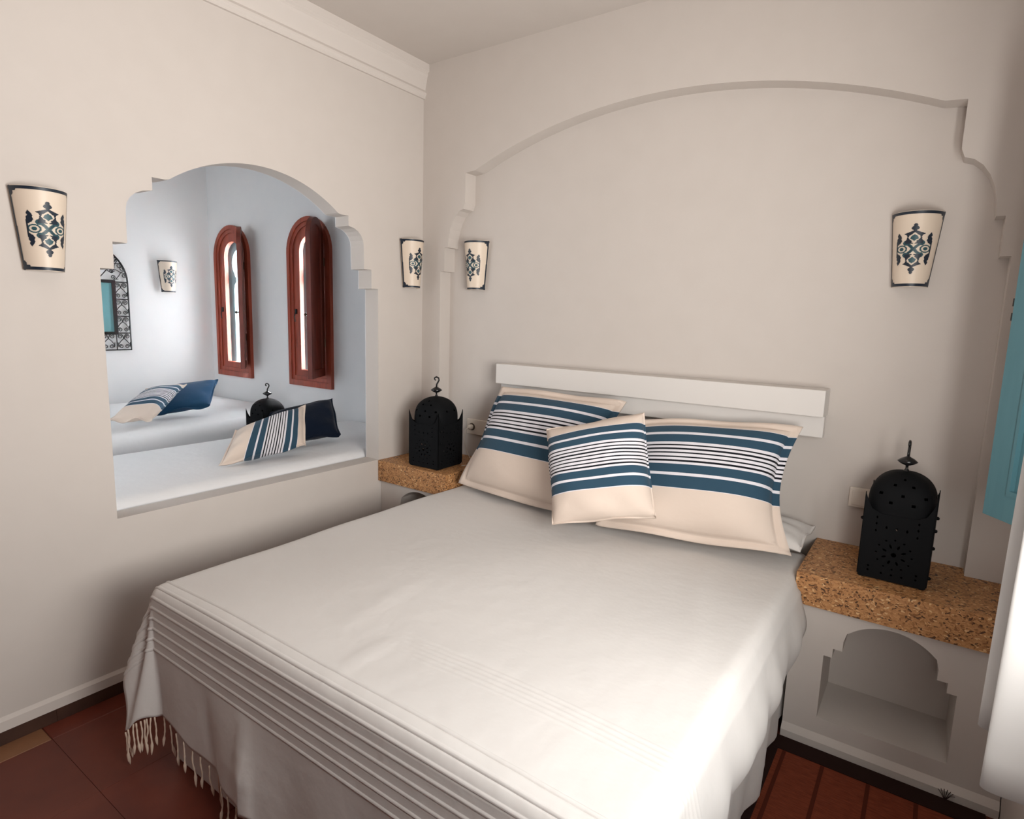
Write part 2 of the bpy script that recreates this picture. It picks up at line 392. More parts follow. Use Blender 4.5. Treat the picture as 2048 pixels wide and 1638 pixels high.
# draped bedspread: unrolled sheet (a across, b along) bent over the mattress edges
X0, X1, YFT, ZT, RAD = .488, 2.168, -1.772, .624, .045
W = X1 - X0; YH = -.09
def spread_pt(a, b, off=0.0):
    """a: 0..W is the top, beyond hangs at the sides; b: distance from the head edge"""
    L = YH - YFT
    da = max(0, RAD - a) if a < RAD else max(0, a - (W-RAD)); sa = -1 if a < RAD else 1
    db = max(0, b - (L-RAD))
    bxx = min(max(a, RAD), W-RAD); byy = min(b, L-RAD)
    d = math.hypot(da, db); q = RAD*PI/2
    px, py, pz = X0 + bxx, YH - byy, ZT
    nz = .004*math.sin(3.1*px+1.7*py) + .003*math.sin(7.3*px-4.1*py+1) + .002*math.sin(13*py+5*px)
    cx_, cy_ = py + 1.62, px - 1.354 + .08*(py + 1.62)
    nz += .0055*math.exp(-(cy_/.016)**2 - (cx_/.085)**2) + .003*math.exp(-((cy_+.16)/.03)**2 - ((cx_-.2)/.18)**2) + .003*math.exp(-((px-1.95-.08*math.sin(4*py))/.03)**2)*math.sin(2.2*py)**2
    if d <= 1e-9: return Vector((px, py, pz + nz + off)), Vector((0, 0, 1)), 0
    ux, uy = sa*da/d, -db/d
    s2 = 2*abs(ux*uy)
    if d < q:
        out = RAD*math.sin(d/RAD); dn = RAD*(1-math.cos(d/RAD)); ang = d/RAD
    else:
        h = d - q; fl = .03 + .30*s2 if sa < 0 or da == 0 else 0.0
        out = RAD + h*fl; dn = RAD + h*math.sqrt(max(.0, 1-fl*fl)); ang = PI/2
        k = min(1, max(0, h-.16)/.18) if da == 0 else min(1, h/.15)
        # soft folds
        if db > 0 and da == 0:
            out += k*(.012*math.sin(7*px+.6) + .007*math.sin(17*px+3*pz+1) + .018*math.exp(-((px-1.02-.12*h)/.02)**2)*min(1, h/.2) - .010*math.exp(-((px-.78-.25*h)/.03)**2))
        elif da > 0 and db == 0:
            out += k*(.010*math.sin(9*py+1+2*h) + .007*math.sin(21*py-4*h) + .005*math.sin(37*py+9*h))
            if sa > 0: out += .062*math.exp(-((h-.13)/.10)**2)*(.75+.25*math.sin(8*py+3.5)) - .012*min(1, h/.42)
        else:
            ph = math.atan2(db, da); out += k*(.03*math.sin(4*ph+.4) + .012*math.sin(11*ph))
    p = Vector((px + ux*out, py + uy*out, pz - dn + nz*max(0, 1-d/q)))
    if py > -.36 and da > 0: p.x = min(max(p.x, .506), 2.152)
    n = Vector((ux*math.sin(ang), uy*math.sin(ang), math.cos(ang)))
    return p + n*off, n, d
L = YH - YFT
DL, DRr = .235, .56
def dfoot(a): return .415 + .085*max(0, min(1, (a-.08)/.8))
ridge_b = [L - .055 + .0345*i for i in range(8)]
faint_b = [L - .30 + .017*i for i in range(6)]
def ridge_off(a, b):
    o = 0
    for i, rb in enumerate(ridge_b):
        t = (b - rb)/.0026
        if abs(t) < 3: o += .0036*math.exp(-t*t) - .0024*math.exp(-((b-rb-.0055)/.0024)**2)
    wob = max(0, min(1, (a-.75)/.3))
    for rb in faint_b:
        t = (b - rb - .01*math.sin(3*a))/.003
        if abs(t) < 3: o += .0011*math.exp(-t*t)*wob
    return o
al = []
v = -DL
while v < W + DRr:
    al.append(v); v += .012 if (v < .12 or v > W-.12) else .024
al.append(W + DRr)
bl = []
v = 0
while v < L - .32: bl.append(v); v += .03
while v < L - .20: bl.append(v); v += .003
while v < L - .08: bl.append(v); v += .012
while v < L + .205: bl.append(v); v += .0018
nb0 = len(bl)
NH = 26
verts, faces, uvs = [], [], []
for ia, a in enumerate(al):
    for b in bl:
        p, n, d = spread_pt(a, b, ridge_off(a, b)); verts.append(p); uvs.append((a*2, b*2))
    for k in range(1, NH+1):
        end = L + dfoot(a) + .006*math.sin(31*a)
        b = bl[-1] + (end - bl[-1])*k/NH
        p, n, d = spread_pt(a, b); verts.append(p); uvs.append((a*2, b*2))
NB = nb0 + NH
for i in range(len(al)-1):
    for j in range(NB-1):
        faces.append((i*NB+j, (i+1)*NB+j, (i+1)*NB+j+1, i*NB+j+1))
for vv in verts: vv.z = max(vv.z, .012)
me = bpy.data.meshes.new('bedspread'); me.from_pydata([(p - Vector((1.33, -.9, .5))) for p in verts], [], faces)
uvl = me.uv_layers.new(name='UVMap')
for lp in me.loops: uvl.data[lp.index].uv = uvs[lp.vertex_index]
me.polygons.foreach_set('use_smooth', [True]*len(me.polygons)); me.materials.append(MAT['linen'])
sp_root = tag(empty('bedspread', (1.33, -.9, .5)), 'white cotton bedspread with corded ridges and a knotted fringe', 'bedspread')
cl = link('cloth', me, sp_root)
md = cl.modifiers.new('thickness', 'SOLIDIFY'); md.thickness = .004; md.offset = -1
# fringe: knotted cords on the foot hem
def cord(seed):
    rr = random.Random(seed); bm = bmesh.new(); ln = .10 + .025*rr.random()
    n = 12; pts = []
    bend = rr.uniform(-.012, .012); bend2 = rr.uniform(-.01, .01)
    rad = []
    for i in range(n+1):
        t = i/n; pts.append((bend*t*t + .0015*math.sin(9*t+seed), bend2*t*t + .001*math.cos(8*t), -ln*t))
        rad.append(.0026 + .0005*math.sin(i*2.4) + (.0022 if i in (n-3, n-2) else 0) - (.0014 if i == n else 0))
    tube(bm, pts, rad, 6)
    return mesh(bm, 'tassel', 'tassel', True)
cords = [cord(k) for k in range(6)]
spots = [-.228, -.205, -.19, -.10, -.075, -.045, -.03, -.015, 0.0, .03, .07] + [.12 + .047*i for i in range(34)]
for i, a in enumerate(spots):
    p, n, d = spread_pt(a, L + dfoot(a) + .004)
    t = link('tassel', cords[i % 6], sp_root, p - Vector((1.33, -.9, .5)) + n*.002)
    t.rotation_euler = (0, 0, random.uniform(0, 6.28))
    if p.z < .10: t.scale = (1, 1, max(.25, (p.z-.004)/.105))

# ---------------------------------------------------------------- pillows
def pillow(name, q, thick, mat, label, cat='pillow', group=None, flange=.05, seed=1, sag=.02, n=44, pinch=(.012, .012, .012, .012), rot_uv=0):
    """q = bottom-left, bottom-right, top-right, top-left corners of the middle plane"""
    rr = random.Random(seed)
    A, B, Cc, D = [Vector(p) for p in q]
    ctr = (A+B+Cc+D)/4
    nrm = ((B-A)+(Cc-D)).cross((D-A)+(Cc-B)).normalized()
    ph = [rr.uniform(0, 6.28) for _ in range(8)]
    def mid(u, v):
        fu, fv = (1-2*u)*abs(1-2*u), (1-2*v)*abs(1-2*v)
        e1 = pinch[0 if u < .5 else 1]*math.sin(PI*v)*fu; e2 = pinch[2 if v < .5 else 3]*math.sin(PI*u)*fv
        u2, v2 = u + e1, v + e2
        return A*(1-u2)*(1-v2) + B*u2*(1-v2) + Cc*u2*v2 + D*(1-u2)*v2
    def h(u, v):
        fu = min(u, 1-u); fv = min(v, 1-v); f = min(fu, fv)
        uu = max(0, (u-flange)/(1-2*flange)); vv = max(0, (v-flange)/(1-2*flange))
        if f < flange: return .003
        x = 1 - abs(2*uu-1)**2.6; y = 1 - abs(2*vv-1)**2.6
        body = thick*.5*max(0, x*y)**.45
        wr = .006*math.sin(14*u+ph[0])*math.exp(-((v-.12)/.10)**2) + .005*math.sin(19*v+ph[1])*math.exp(-((u-.1)/.09)**2) + .005*math.sin(17*v+ph[2])*math.exp(-((u-.9)/.09)**2) + .004*math.sin(9*u+6*v+ph[3])
        return max(.003, body + wr*min(1, (x*y)*2))
    def wave(u, v):
        fu = min(u, 1-u); fv = min(v, 1-v); e = max(0, 1 - min(fu, fv)/(flange*2.5))
        return e*((.016 if v < .5 else .009)*math.sin(11*u+ph[4])*(1 if fv < fu else 0) + .008*math.sin(10*v+ph[5])*(1 if fu <= fv else 0)) - sag*math.sin(PI*u)*math.sin(PI*v)*.0
    vs, fs, uv = [], [], []
    g = []
    for i in range(n+1):
        t = i/n; g.append(t)
    # extra resolution near the flange seam
    g = sorted(set([round(x, 5) for x in g] + [flange*.5, flange, flange*1.12, flange*1.4, 1-flange*.5, 1-flange, 1-flange*1.12, 1-flange*1.4]))
    m = len(g)
    for side in (1, -1):
        for v in g:
            for u in g:
                vs.append(mid(u, v) + nrm*(side*h(u, v) + wave(u, v)) - ctr); uv.append((u, v))
    for s in (0, 1):
        o = s*m*m
        for j in range(m-1):
            for i in range(m-1):
                f = (o+j*m+i, o+j*m+i+1, o+(j+1)*m+i+1, o+(j+1)*m+i)
                fs.append(f if s == 0 else f[::-1])
    bd = [(0, i) for i in range(m-1)] + [(j, m-1) for j in range(m-1)] + [(m-1, i) for i in range(m-1, 0, -1)] + [(j, 0) for j in range(m-1, 0, -1)]
    for k in range(len(bd)):
        (j0, i0), (j1, i1) = bd[k], bd[(k+1) % len(bd)]
        fs.append((j0*m+i0, m*m+j0*m+i0, m*m+j1*m+i1, j1*m+i1))
    me = bpy.data.meshes.new(name); me.from_pydata(vs, [], fs)
    ul = me.uv_layers.new(name='UVMap')
    for lp in me.loops:
        u, v = uv[lp.vertex_index]
        ul.data[lp.index].uv = (u, v) if rot_uv == 0 else ((1-v, u) if rot_uv == 1 else (v, 1-u))
    me.polygons.foreach_set('use_smooth', [True]*len(me.polygons)); me.materials.append(MAT[mat])
    o = link(name, me, None, ctr)
    return tag(o, label, cat, group)
G1 = 'striped cushions on the bed'
pillow('pillow', [(.567, -.316, .668), (1.281, -.385, .665), (1.379, -.150, 1.156), (.655, -.093, 1.156)], .215, 'stripe_large',
       'large blue-striped pillow leaning on the left half of the headboard', group=G1, seed=3, pinch=(.02, .03, -.015, .0))
pillow('pillow', [(1.392, -.410, .660), (2.133, -.314, .685), (2.090, -.075, 1.122), (1.437, -.144, 1.083)], .215, 'stripe_large',
       'large blue-striped pillow leaning on the right half of the headboard', group=G1, seed=5, pinch=(.0, .085, -.01, -.02))
pillow('cushion', [(1.308, -.618, .694), (1.688, -.500, .779), (1.545, -.335, 1.147), (1.168, -.470, 1.043)], .185, 'stripe_small',
       'small square blue-striped cushion tilted in front of the two large pillows', 'cushion', G1, flange=.012, seed=8)
pillow('sleeping_pillow', [(1.55, -.20, .69), (2.15, -.22, .69), (2.155, .040, .70), (1.56, .040, .70)], .11, 'sheet',
       'plain white pillow lying flat behind the right striped pillow', flange=.012, seed=9, n=30)
G2 = 'cushions on the side room beds'
pillow('cushion', [(-.313, -1.083, .755), (-.213, -.656, .80), (-.387, -.529, .985), (-.416, -.933, .892)], .17, 'stripe_small',
       'blue-striped cushion on the near bed just behind the arch opening', 'cushion', G2, flange=.03, seed=11, rot_uv=1)
pillow('cushion', [(-.48, -.80, .765), (-.375, -.297, .785), (-.565, -.204, .982), (-.62, -.60, .925)], .14, 'navy_dark',
       'plain dark navy cushion behind the striped one on the near bed', 'cushion', G2, flange=.03, seed=12)
pillow('cushion', [(-1.703, -1.022, .79), (-1.608, -.802, .79), (-1.862, -.445, .978), (-1.908, -.706, .948)], .12, 'stripe_small',
       'blue-striped cushion on the far bed below the ironwork mirror', 'cushion', G2, flange=.03, seed=13, rot_uv=0)
pillow('cushion', [(-1.86, -.758, .775), (-1.77, -.335, .815), (-1.97, -.155, .983), (-2.08, -.53, .929)], .12, 'navy',
       'plain blue cushion beside the striped one on the far bed', 'cushion', G2, flange=.03, seed=14)

# ---------------------------------------------------------------- side room beds and bedside block
def daybed(x0, x1, label):
    r = tag(empty('daybed', ((x0+x1)/2, -.9, 0)), label, 'bed', 'white beds in the side room')
    hw = (x1-x0)/2
    obj('base', bx(-hw+.02, hw-.02, -1.05, 1.2, 0, .42, bev=.01), 'side_cover', r)
    bm = bx(-hw, hw, -1.08, 1.245, .42, .735, bev=.085, seg=6)
    obj('mattress', bm, 'side_cover', r, smooth=True)
    return r
daybed(-1.04, -.106, 'white covered bed directly behind the arch opening')
daybed(-2.945, -1.52, 'white covered bed along the far wall below the mirror')
bs = tag(empty('bedside_block', (-1.28, -.05, 0)), 'white bedside block between the two side room beds', 'nightstand')
obj('body', bx(-.20, .20, -.36, .39, 0, .50, bev=.006), 'plaster_side', bs)
obj('top', bx(-.215, .215, -.38, .395, .50, .53, bev=.004), 'plaster_side', bs)

# ---------------------------------------------------------------- lanterns
LS, LH = .205, .235      # side and panel height
def ell(cx, cz, rx, rz, rot=0, n=8):
    return [(cx + rx*math.cos(t)*math.cos(rot) - rz*math.sin(t)*math.sin(rot), cz + rx*math.cos(t)*math.sin(rot) + rz*math.sin(t)*math.cos(rot)) for t in [2*PI*k/n for k in range(n)]]
def lantern_panel():
    h = LS/2
    out = [(-h, .012), (-h+.02, .004), (h-.02, .004), (h, .012), (h, .305)] + [(h-.010, .278), (h-.024, .250)] + [(.05, .236), (-.05, .236)] + [(-h+.024, .250), (-h+.010, .278), (-h, .305)]
    holes = []
    for c in (.10,):
        for k in range(8):
            a = 2*PI*k/8 + PI/8; holes.append(ell(.030*math.cos(a), c+.030*math.sin(a), .0075, .0036, a))
        for k in range(12):
            a = 2*PI*k/12; holes.append(ell(.052*math.cos(a), c+.052*math.sin(a), .0034, .0034, 0, 6))
        holes.append(ell(0, c, .008, .008))
    for sx in (-1, 1):
        for z in (.175, .20, .222): holes.append(ell(sx*.06, z, .003, .005, 0, 6))
        for z in (.03, .045): holes.append(ell(sx*.07, z, .004, .004, 0, 6))
    for x in (-.03, 0, .03): holes.append(ell(x, .19, .0035, .006, 0, 6)); holes.append(ell(x, .028, .004, .004, 0, 6))
    return out, holes
po, ph_ = lantern_panel()
panel_me = mesh(plate([po] + ph_, lambda a, b, d: (a, -LS/2 + d, b), .003), 'panel', 'black_iron')
def dome_mesh():
    bm = bmesh.new(); n, m = 60, 20; R = LS*.492; z0 = .225; zr = .122
    def plan(r, k):
        t = 2*PI*k/n; c, q = math.cos(t), math.sin(t); w = (abs(c)**3.4 + abs(q)**3.4)**(-1/3.4)
        return r*w*c, r*w*q
    rings = []
    prof = [(R, z0), (R, z0+.03)] + [(R*(1-math.sin(t)**2.7)**.5, z0+.03+zr*math.sin(t)) for t in [PI/2*k/m for k in range(1, m)]]
    for r, z in prof: rings.append([bm.verts.new((*plan(r, k), z)) for k in range(n)])
    top = bm.verts.new((0, 0, z0+.031+zr))
    hole = {(6, 3), (6, 9), (6, 15), (10, 6), (10, 12), (13, 9), (3, 6), (3, 12)}
    for i in range(len(rings)-1):
        for k in range(n):
            if (i, k % 18) in hole: continue
            bm.faces.new((rings[i][k], rings[i][(k+1) % n], rings[i+1][(k+1) % n], rings[i+1][k]))
    for k in range(n): bm.faces.new((rings[-1][k], rings[-1][(k+1) % n], top))
    return mesh(bm, 'dome', 'black_iron', True)
dome_me = dome_mesh()
zt_ = .225 + .03 + .122
fin_me = mesh(lathe(bmesh.new(), [(.014, zt_-.006), (.008, zt_+.002), (.0045, zt_+.008), (.0045, zt_+.018), (.021, zt_+.025), (.031, zt_+.033), (.021, zt_+.042), (.006, zt_+.050), (.003, zt_+.054)], 20), 'finial', 'iron_gloss', True)
hook = [(x, 0, zt_ + .050 + (z-.066)*.88) for x, z in ((0, .066), (.001, .082), (.008, .096), (.0135, .108), (.011, .121), (0, .127), (-.010, .122), (-.012, .113), (-.007, .107), (-.003, .110))]
hook_me = mesh(tube(bmesh.new(), hook, [.0045]*7+[.004, .0036, .003], 8), 'hook', 'iron_gloss', True)
stud_me = mesh(lathe(bmesh.new(), [(.0062, 0), (.0062, .004), (.0035, .008)], 8), 'stud', 'black_iron')
bot_me = mesh(bx(-LS/2+.003, LS/2-.003, -LS/2+.003, LS/2-.003, .004, .010), 'bottom', 'black_iron')
def lantern(loc, rz, hook_rz, label):
    r = tag(empty('lantern', loc, rz), label, 'lantern', 'black pierced metal lanterns')
    for k in range(4):
        p = link('panel', panel_me, r); p.rotation_euler = (0, 0, k*PI/2)
    link('dome', dome_me, r); f = link('finial', fin_me, r); hk = link('hook', hook_me, f); hk.rotation_euler = (0, 0, hook_rz-rz)
    link('bottom', bot_me, r)
    for sx, sy, z, ry in ((1, -.8, .205, PI/2), (1, -.8, .145, PI/2), (1, -.8, .04, PI/2), (-1, -.8, .205, -PI/2), (1, .7, .21, PI/2)):
        s = link('stud', stud_me, r, (sx*LS/2, sy*LS/2, z)); s.rotation_euler = (0, ry, 0)
    for sx in (-1, 1):
        for sy in (-1, 1): 
            s = obj('foot', bx(sx*.088-.008, sx*.088+.008, sy*.088-.008, sy*.088+.008, 0, .012), 'black_iron', r)
    return r
lantern((.305, -.205, .702), math.radians(2), math.radians(25), 'black pierced metal lantern on the stone ledge in the room corner')
lantern((2.440, -.145, .645), math.radians(-2), math.radians(88), 'black pierced metal lantern on the stone ledge right of the bed')
lantern((-1.28, -.19, .53), 0, math.radians(30), 'black domed lantern between the side room beds')

# ---------------------------------------------------------------- painted ceramic wall lamps
LA_T, LA_B, LHh, BUL = .080, .056, .262, .075
def lamp_pt(u, v, off=0):
    th = u*1.35
    a = LA_B + (LA_T-LA_B)*v; k = a/LA_T
    x = a*math.sin(th)/math.sin(1.35); out = .012 + (BUL*(.75+.25*v))*(math.cos(th)-math.cos(1.35))/(1-math.cos(1.35))
    n = Vector((math.sin(th)*.9, -math.cos(th), 0)).normalized()
    return Vector((x, -out, v*LHh)) + n*off
def pw(t, *pts):
    for (a, p), (b, q) in zip(pts, pts[1:]):
        if a <= t <= b: return p + (q-p)*(t-a)/(b-a)
    return -1
def med_mask(x, z):
    """0 none, 1 navy, 2 teal; x,z in units of the medallion half-width / half-height"""
    X, Z = abs(x), abs(z)
    # finials
    if X < pw(Z, (.68, .10), (.73, .09), (.77, .18), (.82, .20), (.86, .15), (.89, .09), (.93, .11), (.97, .07), (1.0, 0)): return 1
    # outer flame leaves and the dark rim between them
    lo = pw(Z, (.17, .90), (.24, .74), (.32, .66), (.40, .70), (.46, .68), (.54, .74), (.64, .86)); hi = pw(Z, (.17, 1.0), (.30, 1.0), (.42, .97), (.48, .90), (.52, .97), (.58, .93), (.64, .87))
    if lo > 0 and lo < X < hi: return 1
    if Z <= .17 and .93 < X < 1.0: return 1
    # pointed cartouche ring with spurs, leaf inside
    ow = pw(Z, (.20, .50), (.30, .47), (.38, .40), (.48, .37), (.54, .42), (.60, .56), (.63, .40), (.68, .20), (.72, .06))
    if ow > 0 and X < ow:
        iw = pw(Z, (.20, .0), (.26, .13), (.31, .12), (.35, .21), (.44, .32), (.51, .27), (.58, .13), (.645, 0))
        if X < iw:
            return 2 if X < pw(Z, (.31, 0), (.36, .10), (.40, .22), (.44, .20), (.50, .16), (.565, 0)) else 0
        return 1
    # side eyes
    e = ((X-.66)/.33)**2 + (Z/.155)**2
    if e < 1:
        if e > .50: return 2
        return 2 if e < .17 else 0
    # knot loops
    k = ((X-.42)/.17)**2 + ((Z-.235)/.10)**2
    if k < 1: return 2
    # crossing straps
    for sg in (1, -1):
        d = abs(z - sg*x*.62)
        if X < .46 and d < .075: return 1 if d < .018 else 2
    if X < .09 and Z < .05: return 2
    return 0
def border_mask(u, v):
    a = LA_B + (LA_T-LA_B)*v
    du = (1-abs(u))*a*1.35; dv = min(v, 1-v)*LHh
    if dv < .0115 and dv > .0018: return 1
    if du < .0085 and du > .001: return 1
    if du > .001 and dv > .0018 and ((du < .026 and dv < .017) or (du < .016 and dv < .030)) and du+dv < .040: return 1
    return 0
def lamp_meshes():
    NU, NV = 120, 190
    out = {}
    bm = bmesh.new()   # shell with thickness
    g = [[bm.verts.new(lamp_pt(-1+2*i/40, j/12)) for i in range(41)] for j in range(13)]
    gi = [[bm.verts.new(lamp_pt(-1+2*i/40, j/12, -.007)) for i in range(41)] for j in range(13)]
    for j in range(12):
        for i in range(40):
            bm.faces.new((g[j][i], g[j][i+1], g[j+1][i+1], g[j+1][i])); bm.faces.new((gi[j][i], gi[j+1][i], gi[j+1][i+1], gi[j][i+1]))
        bm.faces.new((g[j][0], g[j+1][0], gi[j+1][0], gi[j][0])); bm.faces.new((g[j][40], gi[j][40], gi[j+1][40], g[j+1][40]))
    for i in range(40):
        bm.faces.new((g[0][i], gi[0][i], gi[0][i+1], g[0][i+1])); bm.faces.new((g[12][i], g[12][i+1], gi[12][i+1], gi[12][i]))
    out['shade'] = mesh(bm, 'shade', 'glaze', True, 40)
    def masked(name, fn, mats, off):
        bm = bmesh.new(); cache = {}
        def vert(i, j):
            if (i, j) not in cache: cache[(i, j)] = bm.verts.new(lamp_pt(-1+2*i/NU, j/NV, off))
            return cache[(i, j)]
        for j in range(NV):
            for i in range(NU):
                k = fn(-1+2*(i+.5)/NU, (j+.5)/NV)
                if k:
                    f = bm.faces.new((vert(i, j), vert(i+1, j), vert(i+1, j+1), vert(i, j+1))); f.material_index = k-1; f.smooth = True
        me = bpy.data.meshes.new(name); bm.to_mesh(me); bm.free()
        for m in mats: me.materials.append(MAT[m])
        return me
    def fm(u, v):
        th = u*1.35; a = LA_B + (LA_T-LA_B)*v
        s = th*.070
        return med_mask(s/.056, (v-.5)*LHh/.088)
    out['painted_medallion'] = masked('painted_medallion', fm, ['paint_navy', 'paint_teal'], .0007)
    out['painted_border'] = masked('painted_border', lambda u, v: border_mask(u, v), ['paint_navy'], .0007)
    return out
lamp_me = lamp_meshes()
mount_me = mesh(bx(-.03, .03, -.03, 0, .09, .17, bev=.003), 'wall_bracket', 'plastic')
def lamp(loc, rz, label):
    r = tag(empty('wall_lamp', loc, rz), label, 'lamp', 'painted ceramic wall lamps')
    for k, me in lamp_me.items(): link(k, me, r)
    link('wall_bracket', mount_me, r)
    return r
# local -Y faces into the room
lamp((.345, .087, 1.655), 0, 'painted ceramic wall lamp above the socket, left end of the headboard wall')
lamp((2.372, .087, 1.659), 0, 'painted ceramic wall lamp on the headboard wall above the right lantern')
lamp((.001, -1.826, 1.612), PI/2, 'painted ceramic wall lamp left of the arch opening')
lamp((.001, -.112, 1.657), PI/2, 'painted ceramic wall lamp between the arch opening and the room corner')
lamp((-2.949, -.028, 1.64), PI/2, 'painted ceramic wall lamp in the side room beside the ironwork mirror')

# ---------------------------------------------------------------- wrought-iron mirror in the side room
XM = -2.949
mr = tag(empty('mirror', (XM, -.632, 1.16)), 'mirror with a painted teal reflection in an arched black scrollwork iron frame', 'mirror')
yc, zb = -.632, 1.16
def m3(y, z, x=.012): return (x, y - yc, z - zb)
HW = .287
bm = bmesh.new(); rb = .0065
outline = [m3(yc-HW, zb), m3(yc-HW, 1.70)] + [m3(yc + HW*math.cos(t), 1.70 + HW*math.sin(t)) for t in [PI*(1-k/24) for k in range(1, 24)]] + [m3(yc+HW, 1.70), m3(yc+HW, zb), m3(yc-HW, zb)]
tube(bm, outline, rb, 6); obj('outer_frame', bm, 'iron_gloss', mr)
gh = .183
obj('glass', bx(.006, .010, -gh, gh, 1.295-zb, 1.70-zb), 'mirror', mr)
bm = bmesh.new()
for a in ((-gh-.014, gh+.014, 1.282, 1.306), (-gh-.014, gh+.014, 1.690, 1.714)): box(bm, .004, .018, a[0], a[1], a[2]-zb, a[3]-zb)
for s in (-1, 1): box(bm, .004, .018, s*gh-.014 if s > 0 else -gh-.014, s*gh+.014 if s > 0 else -gh+.014, 1.306-zb, 1.690-zb)
obj('inner_frame', bm, 'iron_gloss', mr)
def bar(p, q): obj('bar', tube(bmesh.new(), [p, q], .004, 6), 'iron_gloss', mr)
for z in (1.295, 1.43, 1.565, 1.70):
    for s in (-1, 1): bar(m3(yc+s*gh, z), m3(yc+s*HW, z))
for y in (-gh, -gh*.34, gh*.34, gh): bar(m3(yc+y, zb), m3(yc+y, 1.295))
for ang in (40, 90, 140):
    c_, s_ = math.cos(math.radians(ang)), math.sin(math.radians(ang))
    bar(m3(yc + .12*c_, 1.70 + .05*s_), m3(yc + HW*c_, 1.70 + HW*s_))
def spiral(c, r, a0, turns, n=22): return [(c[0] + r*(1-.72*k/n)*math.cos(a0 + turns*2*PI*k/n), c[1] + r*(1-.72*k/n)*math.sin(a0 + turns*2*PI*k/n)) for k in range(n+1)]
def scroll_cell(w, h):
    bm = bmesh.new()
    for s in (-1, 1):
        p1 = [(0, h*.10), ] + [(s*x, z) for x, z in spiral((w*.24, h*.27), w*.19, -2.2, 1.35)]
        up = [(s*w*.12, h*.40), (0, h*.14)]
        top = [(s*x, z) for x, z in spiral((w*.25, h*.30), w*.18, 2.6, -1.4)]
        bot = [(s*x, z) for x, z in spiral((w*.22, -h*.30), w*.17, -.3, 1.4)]
        tube(bm, [(0, x, z) for x, z in ([(-s*w*.40, -h*.18), (-s*w*.22, h*.02), (0, h*.18)] + top)], .0032, 5)
        tube(bm, [(0, x, z) for x, z in ([(s*w*.43, -h*.05), (s*w*.42, -h*.25)] + bot)], .0032, 5)
    return mesh(bm, 'scroll', 'iron_gloss', True)
sc_me = scroll_cell(.104, .135)
for z in (1.3625, 1.4975, 1.6325):
    for s in (-1, 1): link('scroll', sc_me, mr, m3(yc+s*(gh+HW)/2, z))
for y in (-.235, -.122, 0, .122, .235): link('scroll', sc_me, mr, m3(yc+y, 1.2275))
for ang, rr in ((14, .225), (32, .215), (58, .20), (75, .17), (105, .17), (122, .20), (148, .215), (166, .225)):
    t = math.radians(ang); s = link('scroll', sc_me, mr, m3(yc + rr*math.cos(t), 1.715 + rr*math.sin(t))); s.rotation_euler = (t - PI/2, 0, 0)

# ---------------------------------------------------------------- arched wooden windows of the side room
def ring(c, h0, z0, zap, w, wb):
    return [archway(c, h0, z0, zap, 22), archway(c, h0-w, z0+wb, zap-w, 22)]
def window(name, cx, leaf_deg):
    root = tag(empty(name, (cx, YF, WB)), kind='structure')
    f3 = lambda y0: (lambda a, b, d: (a, y0 + d, b))
    H = WH; Z1 = WAP - WB
    obj('outer_frame', plate(ring(0, H, 0, Z1, .034, .045), f3(-.028), .034), 'mahogany', root)
    obj('inner_frame', plate(ring(0, H-.034, .045, Z1-.034, .030, .032), f3(-.018), .03), 'mahogany', root)
    sash = plate([archway(0, H-.064, .077, Z1-.064, 22), archway(.0, .126, .125, Z1-.135, 22)], f3(-.008), .035)
    sa = obj('sash', sash, 'mahogany', root)
    obj('pane', plate([archway(0, .13, .12, Z1-.13, 22)], f3(.032), .004), 'glass', root)
    # key and latch plate on the left stile
    obj('latch', bx(-.178, -.162, -.022, -.008, .56, .60, bev=.002), 'iron_gloss', sa)
    obj('key', tube(bmesh.new(), [(-.170, -.024, .57), (-.170, -.030, .54), (-.166, -.028, .50)], .004, 6), 'iron_gloss', sa)
    # opened leaf, hinged on the right
    lw = .285
    ph = math.radians(leaf_deg)
    hx, hy = .175, -.012
    hinge = empty('open_leaf', (hx, hy, .10)); hinge.parent = root
    hinge.rotation_euler = (0, 0, ph)
    lz = Z1 - .20
    def l3(y0): return lambda a, b, d: (a, y0 + d, b)
    oc = archway(-lw/2, lw/2, 0, lz + .06, 20)
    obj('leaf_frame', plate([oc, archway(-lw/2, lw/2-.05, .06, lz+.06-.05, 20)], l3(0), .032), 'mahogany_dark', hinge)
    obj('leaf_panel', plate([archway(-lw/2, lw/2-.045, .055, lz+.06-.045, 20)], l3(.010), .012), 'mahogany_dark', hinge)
    for z in (.22, .82): obj('hinge', tube(bmesh.new(), [(.004, 0, z), (.004, 0, z+.06)], .006, 8), 'brass', hinge)
    k = lathe(bmesh.new(), [(.004, 0), (.004, .01), (.011, .016), (.012, .022), (.006, .028)], 12)
    ko = obj('knob', k, 'brass', hinge, (-lw+.03, .032, .46), True); ko.rotation_euler = (-PI/2, 0, 0)
    # pale blue horseshoe-arch screen on the outer face
    so = [(-.24, 0), (.24, 0), (.24, 1.4), (-.24, 1.4)]
    zc_, rr = .98, .118
    sh = [(-.098, .02), (.098, .02), (.098, .76), (.085, .80), (.060, .825), (.060, .855), (.075, .87)] + \
         [(rr*math.cos(t), zc_ + rr*1.05*math.sin(t)) for t in [(-.70 + (PI+1.4)*k/20) for k in range(21)]] + [(-.075, .87), (-.060, .855), (-.060, .825), (-.085, .80), (-.098, .76)]
    obj('outer_screen', plate([so, sh], f3(.060), .025), 'sky_blue', root)
    return root
window('window_1', W1, 146)
window('window_2', W2, 124)

